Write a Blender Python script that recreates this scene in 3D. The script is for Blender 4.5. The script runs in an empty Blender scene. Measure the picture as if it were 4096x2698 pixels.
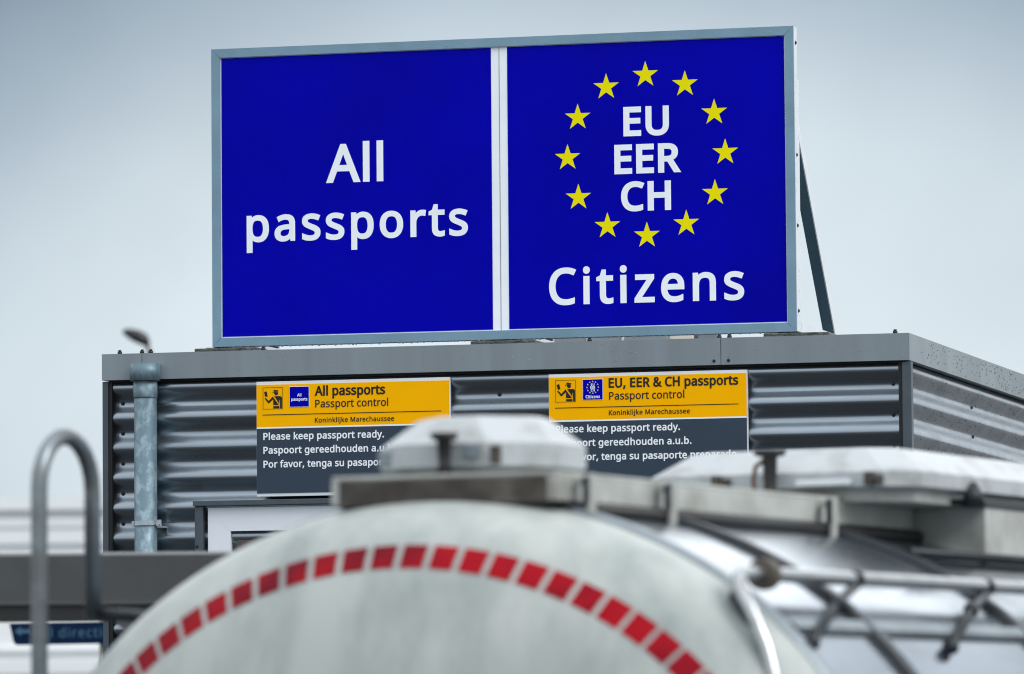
import bpy, bmesh, math, random, json
from mathutils import Vector, Matrix
R = math.radians
random.seed(7)
sc = bpy.context.scene
col = sc.collection

# ------------------------------------------------------------------ camera
EYE = 2.1
cam = bpy.data.cameras.new('camera')
cam.lens = 200.0
cam.sensor_width = 36.0
cam.clip_start = 0.2
cam.clip_end = 3000.0
cam.dof.use_dof = True
cam.dof.focus_distance = 21.2
cam.dof.aperture_fstop = 4.0
cam.dof.aperture_blades = 9
cam_o = bpy.data.objects.new('camera', cam)
col.objects.link(cam_o)
PITCH, ROLL = R(4.09), R(-0.475)
fwd = Vector((0, math.cos(PITCH), math.sin(PITCH)))
up0 = Vector((0, -math.sin(PITCH), math.cos(PITCH)))
rt0 = Vector((1, 0, 0))
rt = math.cos(ROLL) * rt0 + math.sin(ROLL) * up0
up = -math.sin(ROLL) * rt0 + math.cos(ROLL) * up0
m = Matrix((rt, up, -fwd)).transposed().to_4x4()
m.translation = Vector((0, 0, EYE))
cam_o.matrix_world = m
sc.camera = cam_o
sc.render.resolution_x, sc.render.resolution_y = 1024, 674

# ------------------------------------------------------------------ light
SUN_DIR = Vector((0.62, -0.42, 0.66)).normalized()      # towards the brightest part of the overcast
sun_elev = math.asin(SUN_DIR.z)
sun_rot = math.atan2(SUN_DIR.x, SUN_DIR.y)
w = bpy.data.worlds.new('World')
sc.world = w
w.use_nodes = True
nt = w.node_tree
N, Lk = nt.nodes, nt.links
bg = N['Background']


def wmath(op, a, b=None, c=None, clamp=False):
    n = N.new('ShaderNodeMath'); n.operation = op; n.use_clamp = clamp
    for i, v in enumerate((a, b, c)):
        if v is None: continue
        if isinstance(v, (int, float)): n.inputs[i].default_value = v
        else: Lk.new(v, n.inputs[i])
    return n.outputs[0]


def wramp(fac, stops):
    n = N.new('ShaderNodeValToRGB')
    e = n.color_ramp.elements
    while len(e) < len(stops): e.new(0.5)
    for k, (p, c) in enumerate(stops):
        e[k].position = p; e[k].color = (c[0], c[1], c[2], 1)
    Lk.new(fac, n.inputs[0])
    return n.outputs[0]


tc = N.new('ShaderNodeTexCoord')
sep = N.new('ShaderNodeSeparateXYZ'); Lk.new(tc.outputs['Generated'], sep.inputs[0])
dx, dy, dz = sep.outputs
# overcast dome: dull at the horizon, bright overhead
zz = wmath('MAXIMUM', dz, 0.0)
dome = wramp(zz, [(0.0, (.44, .485, .52)), (.12, (.48, .52, .55)), (.45, (.66, .70, .73)), (1.0, (.93, .96, 1.0))])
# thin bright break in the cloud low over the far side, with dark cloud banks round it
noi = N.new('ShaderNodeTexNoise'); noi.inputs['Scale'].default_value = 9.0; noi.inputs['Detail'].default_value = 3.0
noi.inputs['Roughness'].default_value = .45
Lk.new(tc.outputs['Generated'], noi.inputs['Vector'])
nz = wmath('MULTIPLY', wmath('SUBTRACT', noi.outputs['Fac'], .5), .55)
ez = wmath('DIVIDE', wmath('MAXIMUM', wmath('SUBTRACT', dz, .048), 0.0), .090)
exx = wmath('DIVIDE', wmath('SUBTRACT', dx, .012), .134)
t = wmath('ADD', wmath('ADD', wmath('MULTIPLY', ez, ez), wmath('MULTIPLY', exx, exx)), nz)
brk = wramp(wmath('DIVIDE', t, 4.0, clamp=True),
            [(0.0, (.395, .44, .47)), (.07, (.37, .42, .45)), (.15, (.32, .368, .402)), (.25, (.222, .27, .313)),
             (.38, (.122, .158, .20)), (.6, (.112, .148, .19)), (1.0, (.26, .30, .33))])
front = wmath('GREATER_THAN', dy, 0.0)
wgt = N.new('ShaderNodeMapRange'); wgt.interpolation_type = 'SMOOTHSTEP'
Lk.new(t, wgt.inputs[0]); wgt.inputs[1].default_value = 2.0; wgt.inputs[2].default_value = 6.0
wgt.inputs[3].default_value = 1.0; wgt.inputs[4].default_value = 0.0
mx = N.new('ShaderNodeMixRGB'); Lk.new(wmath('MULTIPLY', wgt.outputs[0], front), mx.inputs[0])
Lk.new(dome, mx.inputs[1]); Lk.new(brk, mx.inputs[2])
# bright sky patch added above the view to light the tank cladding's reflections
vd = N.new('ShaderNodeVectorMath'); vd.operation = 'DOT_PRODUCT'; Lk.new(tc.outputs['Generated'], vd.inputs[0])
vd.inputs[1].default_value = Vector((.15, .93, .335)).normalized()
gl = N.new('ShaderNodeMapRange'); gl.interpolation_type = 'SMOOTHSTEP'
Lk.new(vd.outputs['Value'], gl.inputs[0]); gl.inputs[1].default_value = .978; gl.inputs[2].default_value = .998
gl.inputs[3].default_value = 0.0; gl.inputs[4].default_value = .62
no2 = N.new('ShaderNodeTexNoise'); no2.inputs['Scale'].default_value = 22.0; no2.inputs['Detail'].default_value = 4.0
Lk.new(tc.outputs['Generated'], no2.inputs['Vector'])
cl = N.new('ShaderNodeMapRange'); Lk.new(no2.outputs['Fac'], cl.inputs[0])
cl.inputs[1].default_value = .3; cl.inputs[2].default_value = .7; cl.inputs[3].default_value = .945; cl.inputs[4].default_value = 1.05
cm = N.new('ShaderNodeVectorMath'); cm.operation = 'SCALE'; Lk.new(mx.outputs[0], cm.inputs[0]); Lk.new(cl.outputs[0], cm.inputs['Scale'])
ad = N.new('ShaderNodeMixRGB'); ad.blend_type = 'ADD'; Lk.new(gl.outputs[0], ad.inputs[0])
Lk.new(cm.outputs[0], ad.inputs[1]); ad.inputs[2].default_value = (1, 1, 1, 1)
sky = N.new('ShaderNodeTexSky'); sky.sky_type = 'NISHITA'; sky.sun_disc = False
sky.sun_elevation = sun_elev; sky.sun_rotation = sun_rot
sky.air_density = 1.0; sky.dust_density = 5.0
sk = N.new('ShaderNodeMixRGB'); sk.blend_type = 'MULTIPLY'; sk.inputs[0].default_value = 1.0
Lk.new(sky.outputs[0], sk.inputs[1]); sk.inputs[2].default_value = (.03, .03, .03, 1)
mx2 = N.new('ShaderNodeMixRGB'); mx2.inputs[0].default_value = .04
sc2 = N.new('ShaderNodeMixRGB'); sc2.blend_type = 'MULTIPLY'; sc2.inputs[0].default_value = 1.0
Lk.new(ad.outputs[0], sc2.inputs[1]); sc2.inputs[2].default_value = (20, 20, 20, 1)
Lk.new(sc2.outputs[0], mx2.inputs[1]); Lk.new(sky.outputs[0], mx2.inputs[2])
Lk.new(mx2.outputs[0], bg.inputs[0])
bg.inputs[1].default_value = 0.1

sl = bpy.data.lights.new('sun', 'SUN'); sl.energy = 1.9; sl.angle = R(28); sl.color = (1.0, .97, .93)
so = bpy.data.objects.new('sun', sl); col.objects.link(so)
so.rotation_euler = SUN_DIR.to_track_quat('Z', 'Y').to_euler()
sc.view_settings.view_transform = 'Standard'
sc.view_settings.look = 'None'
sc.view_settings.exposure = 0.0
sc.view_settings.gamma = 1.0
sc.cycles.max_bounces = 6
sc.cycles.filter_width = 1.1

# ------------------------------------------------------------------ materials


def mat(name, c, rough=.5, metal=0.0, var=.0, vscale=8.0, stretch=(1, 1, 1), c2=None, bump=0.0, bscale=200.0,
        spec=.5, trans=0.0, lo=.35, hi=.65, rvar=0.0, coat=0.0):
    """principled material; c..c2 mixed by noise (dirt, wear), optional fine bump"""
    mt = bpy.data.materials.new(name); mt.use_nodes = True
    n, l = mt.node_tree.nodes, mt.node_tree.links
    b = n['Principled BSDF']
    b.inputs['Base Color'].default_value = (*c, 1)
    b.inputs['Roughness'].default_value = rough
    b.inputs['Metallic'].default_value = metal
    b.inputs['Specular IOR Level'].default_value = spec
    b.inputs['Coat Weight'].default_value = coat
    if trans: b.inputs['Transmission Weight'].default_value = trans
    tcn = n.new('ShaderNodeTexCoord'); mp = n.new('ShaderNodeMapping')
    mp.inputs['Scale'].default_value = stretch
    l.new(tcn.outputs['Object'], mp.inputs[0])
    if c2 is None and var: c2 = tuple(x * (1 - var) for x in c)
    if c2 is not None:
        no = n.new('ShaderNodeTexNoise'); no.inputs['Scale'].default_value = vscale
        no.inputs['Detail'].default_value = 5.0; no.inputs['Roughness'].default_value = .6
        l.new(mp.outputs[0], no.inputs['Vector'])
        mr = n.new('ShaderNodeMapRange'); mr.inputs[1].default_value = lo; mr.inputs[2].default_value = hi
        l.new(no.outputs['Fac'], mr.inputs[0])
        mi = n.new('ShaderNodeMixRGB'); mi.inputs[1].default_value = (*c, 1); mi.inputs[2].default_value = (*c2, 1)
        l.new(mr.outputs[0], mi.inputs[0]); l.new(mi.outputs[0], b.inputs['Base Color'])
        if rvar:
            m2 = n.new('ShaderNodeMapRange'); m2.inputs[3].default_value = rough; m2.inputs[4].default_value = rough + rvar
            l.new(mr.outputs[0], m2.inputs[0]); l.new(m2.outputs[0], b.inputs['Roughness'])
    if bump:
        nb = n.new('ShaderNodeTexNoise'); nb.inputs['Scale'].default_value = bscale; nb.inputs['Detail'].default_value = 3
        l.new(tcn.outputs['Object'], nb.inputs['Vector'])
        bp = n.new('ShaderNodeBump'); bp.inputs['Strength'].default_value = bump; bp.inputs['Distance'].default_value = .01
        l.new(nb.outputs['Fac'], bp.inputs['Height']); l.new(bp.outputs[0], b.inputs['Normal'])
    return mt


M = dict(
    asphalt=mat('wet_asphalt', (.016, .017, .019), .4, var=.4, vscale=.8, bump=.3, bscale=60),
    paving=mat('wet_paving', (.035, .036, .036), .55, var=.3, vscale=3, bump=.3, bscale=40),
    fascia=mat('grey_coated_steel', (.215, .255, .285), .38, .25, var=.22, vscale=3.2, stretch=(2.6, 1, .22), rvar=.12, lo=.3, hi=.75),
    cladding=mat('grey_corrugated_steel', (.245, .285, .325), .22, .93, var=.14, vscale=6, stretch=(.25, 1, 1), rvar=.07, bump=.06, bscale=14),
    trim=mat('dark_grey_trim', (.06, .08, .10), .45, .2, var=.2, vscale=10),
    dark=mat('black_gap', (.008, .009, .01), .8),
    roofing=mat('grey_roofing', (.10, .10, .10), .8, var=.3, vscale=4),
    galv=mat('galvanised_zinc', (.115, .18, .22), .5, .4, c2=(.215, .295, .34), vscale=30, stretch=(1, 1, .7), lo=.47, hi=.62, rvar=-.08),
    steel=mat('zinc_plated_steel', (.45, .50, .54), .3, .8, var=.25, vscale=40),
    blue=mat('blue_sign_vinyl', (.0002, .0003, .40), .25, c2=(.0001, .0002, .30), vscale=1.6, spec=.035, lo=.3, hi=.7, bump=.05, bscale=5),
    letter=mat('white_vinyl', (.82, .87, .93), .55, var=.05, vscale=9, spec=.2),
    yellow=mat('yellow_vinyl', (.80, .72, .001), .5, var=.03, vscale=12, spec=.06),
    amber=mat('amber_sign_vinyl', (.92, .44, .0002), .5, var=.05, vscale=6, spec=.03),
    slate=mat('slate_sign_vinyl', (.036, .055, .082), .42, var=.09, vscale=6, spec=.12),
    ink=mat('black_print', (.012, .011, .011), .5, spec=.25),
    frame=mat('blue_grey_aluminium', (.18, .30, .395), .42, .3, var=.14, vscale=6, rvar=.1),
    alu=mat('bright_aluminium', (.66, .70, .74), .45, .1, var=.08, vscale=20, stretch=(.2, 1, 1)),
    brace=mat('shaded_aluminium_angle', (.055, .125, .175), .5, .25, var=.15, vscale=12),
    slab=mat('wet_concrete', (.085, .10, .095), .45, c2=(.025, .03, .028), vscale=18, bump=.6, bscale=70),
    upvc=mat('white_window_plastic', (.72, .76, .82), .35, var=.04, vscale=6),
    glass=mat('window_glass', (.012, .012, .013), .06, spec=.6),
    blind=mat('brown_blind', (.085, .07, .06), .7, var=.15, vscale=6),
    dish=mat('off_white_tank_paint', (.375, .405, .39), .35, c2=(.17, .205, .205), vscale=3.2, stretch=(1.6, 1.6, .45), lo=.40, hi=.80, rvar=.2, spec=.35, bump=.05, bscale=12),
    shell=mat('brushed_tank_cladding', (.29, .335, .39), .14, .95, c2=(.18, .215, .25), vscale=5, stretch=(1, .25, 1), rvar=.10),
    band=mat('dark_strap_steel', (.02, .026, .033), .4, .5, var=.4, vscale=12),
    strip=mat('grey_strip', (.22, .26, .29), .4, .5, var=.3, vscale=12),
    red=mat('red_reflective_tape', (.30, .004, .011), .4, c2=(.14, .004, .012), vscale=7, spec=.06, lo=.38, hi=.62, bump=.15, bscale=160),
    lid=mat('white_lid_paint', (.37, .40, .42), .4, c2=(.22, .23, .22), vscale=9, lo=.50, hi=.78, rvar=.2),
    tray=mat('dirty_white_tray', (.40, .42, .40), .5, c2=(.22, .22, .20), vscale=7, lo=.42, hi=.75),
    grime=mat('brown_grime', (.035, .030, .025), .75, c2=(.11, .10, .085), vscale=9, lo=.45, hi=.75),
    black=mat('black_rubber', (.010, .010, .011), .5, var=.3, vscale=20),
    rust=mat('rusty_steel', (.16, .085, .05), .7, var=.5, vscale=30),
    rail=mat('polished_rail_tube', (.40, .42, .43), .22, .9, c2=(.28, .27, .25), vscale=12, lo=.5, hi=.75),
    brown=mat('brown_coupling', (.09, .075, .055), .55, var=.4, vscale=20),
    hoop=mat('grey_steel_tube', (.20, .235, .26), .28, .75, c2=(.10, .10, .09), vscale=5, rvar=.1),
    beam=mat('grey_barrier_steel', (.07, .077, .08), .5, .1, c2=(.055, .058, .06), vscale=4),
    navy=mat('navy_sign_face', (.001, .011, .040), .4, spec=.1),
    skytext=mat('pale_blue_print', (.028, .10, .165), .5),
    hall=mat('pale_grey_cladding', (.78, .81, .83), .6, var=.04, vscale=.3),
    hallband=mat('grey_cladding_trim', (.735, .77, .79), .6, var=.06, vscale=.3),
    lampgrey=mat('dark_lamp_housing', (.015, .017, .02), .4, .2, var=.2, vscale=5),
    pole=mat('galvanised_pole', (.24, .23, .19), .5, .4, var=.2, vscale=3),
    unit=mat('grey_roof_unit', (.24, .275, .31), .5, .1, var=.15, vscale=5),
    cream=mat('cream_panel', (.62, .60, .54), .6),
    drop=mat('rain_water', (.9, .95, 1.0), .03, trans=.85, spec=.6),
    wetdrop=mat('rain_water_dark', (.03, .035, .04), .15, spec=.5),
    rubber=mat('tyre_rubber', (.018, .018, .018), .75, bump=.3, bscale=40),
)

# ------------------------------------------------------------------ helpers


def link(name, me, parent=None, material=None):
    o = bpy.data.objects.new(name, me); col.objects.link(o)
    if material is not None: me.materials.append(material)
    if parent is not None: o.parent = parent
    return o


def thing(name, label, cat, loc=(0, 0, 0), rz=0.0, group=None):
    o = bpy.data.objects.new(name, None); col.objects.link(o)
    o.empty_display_size = .1
    o.location = loc; o.rotation_euler = (0, 0, rz)
    o['label'] = label; o['category'] = cat
    if group: o['group'] = group
    return o


class MB:
    """collects shapes into ONE mesh"""
    def __init__(s): s.bm = bmesh.new()

    def box(s, x0, x1, y0, y1, z0, z1, bev=0.0):
        b = bmesh.new() if bev else s.bm
        vs = [b.verts.new((x, y, z)) for x in (x0, x1) for y in (y0, y1) for z in (z0, z1)]
        for f in ((0, 1, 3, 2), (4, 6, 7, 5), (0, 4, 5, 1), (2, 3, 7, 6), (0, 2, 6, 4), (1, 5, 7, 3)):
            b.faces.new([vs[i] for i in f])
        if bev:
            bmesh.ops.bevel(b, geom=b.edges[:], offset=bev, segments=2, affect='EDGES', profile=.6)
            me = bpy.data.meshes.new('tmp'); b.to_mesh(me); b.free()
            s.bm.from_mesh(me); bpy.data.meshes.remove(me)
        return s

    def prism(s, pts, d0, d1, axis='y'):
        """polygon pts (p,q) extruded along axis from d0 to d1"""
        f = {'y': lambda p, q, d: (p, d, q), 'x': lambda p, q, d: (d, p, q), 'z': lambda p, q, d: (p, q, d)}[axis]
        a = [s.bm.verts.new(f(p, q, d0)) for p, q in pts]
        b = [s.bm.verts.new(f(p, q, d1)) for p, q in pts]
        n = len(pts)
        s.bm.faces.new(a[::-1]); s.bm.faces.new(b)
        for i in range(n): s.bm.faces.new((a[i], a[(i + 1) % n], b[(i + 1) % n], b[i]))
        return s

    def tube(s, path, r, n=14, caps=True):
        path = [Vector(p) for p in path]
        rs = r if isinstance(r, (list, tuple)) else [r] * len(path)
        rings = []
        nrm = None
        for i, p in enumerate(path):
            d = (path[min(i + 1, len(path) - 1)] - path[max(i - 1, 0)]).normalized()
            if nrm is None:
                nrm = d.orthogonal().normalized()
            nrm = (nrm - d * nrm.dot(d)).normalized()
            bi = d.cross(nrm)
            rings.append([s.bm.verts.new(p + rs[i] * (math.cos(k * 2 * math.pi / n) * nrm + math.sin(k * 2 * math.pi / n) * bi)) for k in range(n)])
        for a, b in zip(rings, rings[1:]):
            for k in range(n):
                f = s.bm.faces.new((a[k], a[(k + 1) % n], b[(k + 1) % n], b[k])); f.smooth = True
        if caps:
            s.bm.faces.new(rings[0][::-1]); s.bm.faces.new(rings[-1])
        return s

    def ball(s, c, r, sq=(1, 1, 1), seg=10):
        nv = max(4, seg // 2); x0, y0, z0 = c; P = []
        top = s.bm.verts.new((x0, y0, z0 + r * sq[2])); bot = s.bm.verts.new((x0, y0, z0 - r * sq[2]))
        for j in range(1, nv):
            th = math.pi * j / nv
            P.append([s.bm.verts.new((x0 + r * sq[0] * math.sin(th) * math.cos(2 * math.pi * i / seg), y0 + r * sq[1] * math.sin(th) * math.sin(2 * math.pi * i / seg), z0 + r * sq[2] * math.cos(th))) for i in range(seg)])
        F = [(top, P[0][i], P[0][(i + 1) % seg]) for i in range(seg)] + [(bot, P[-1][(i + 1) % seg], P[-1][i]) for i in range(seg)]
        for a, b in zip(P, P[1:]): F += [(a[i], b[i], b[(i + 1) % seg], a[(i + 1) % seg]) for i in range(seg)]
        for f in F: s.bm.faces.new(f).smooth = True
        return s

    def loft(s, rings, closed=True, caps=(True, True), smooth=False):
        rv = [[s.bm.verts.new(p) for p in r] for r in rings]
        n = len(rv[0])
        for a, b in zip(rv, rv[1:]):
            for k in range(n if closed else n - 1):
                f = s.bm.faces.new((a[k], a[(k + 1) % n], b[(k + 1) % n], b[k])); f.smooth = smooth
        if closed and caps[0]: s.bm.faces.new(rv[0][::-1])
        if closed and caps[1]: s.bm.faces.new(rv[-1])
        return s

    def build(s, name, material, parent=None, label=None, loc=None):
        bmesh.ops.recalc_face_normals(s.bm, faces=s.bm.faces[:])
        me = bpy.data.meshes.new(name); s.bm.to_mesh(me); s.bm.free()
        o = link(name, me, parent, material)
        if label: o['label'] = label
        if loc: o.location = loc
        return o


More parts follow.
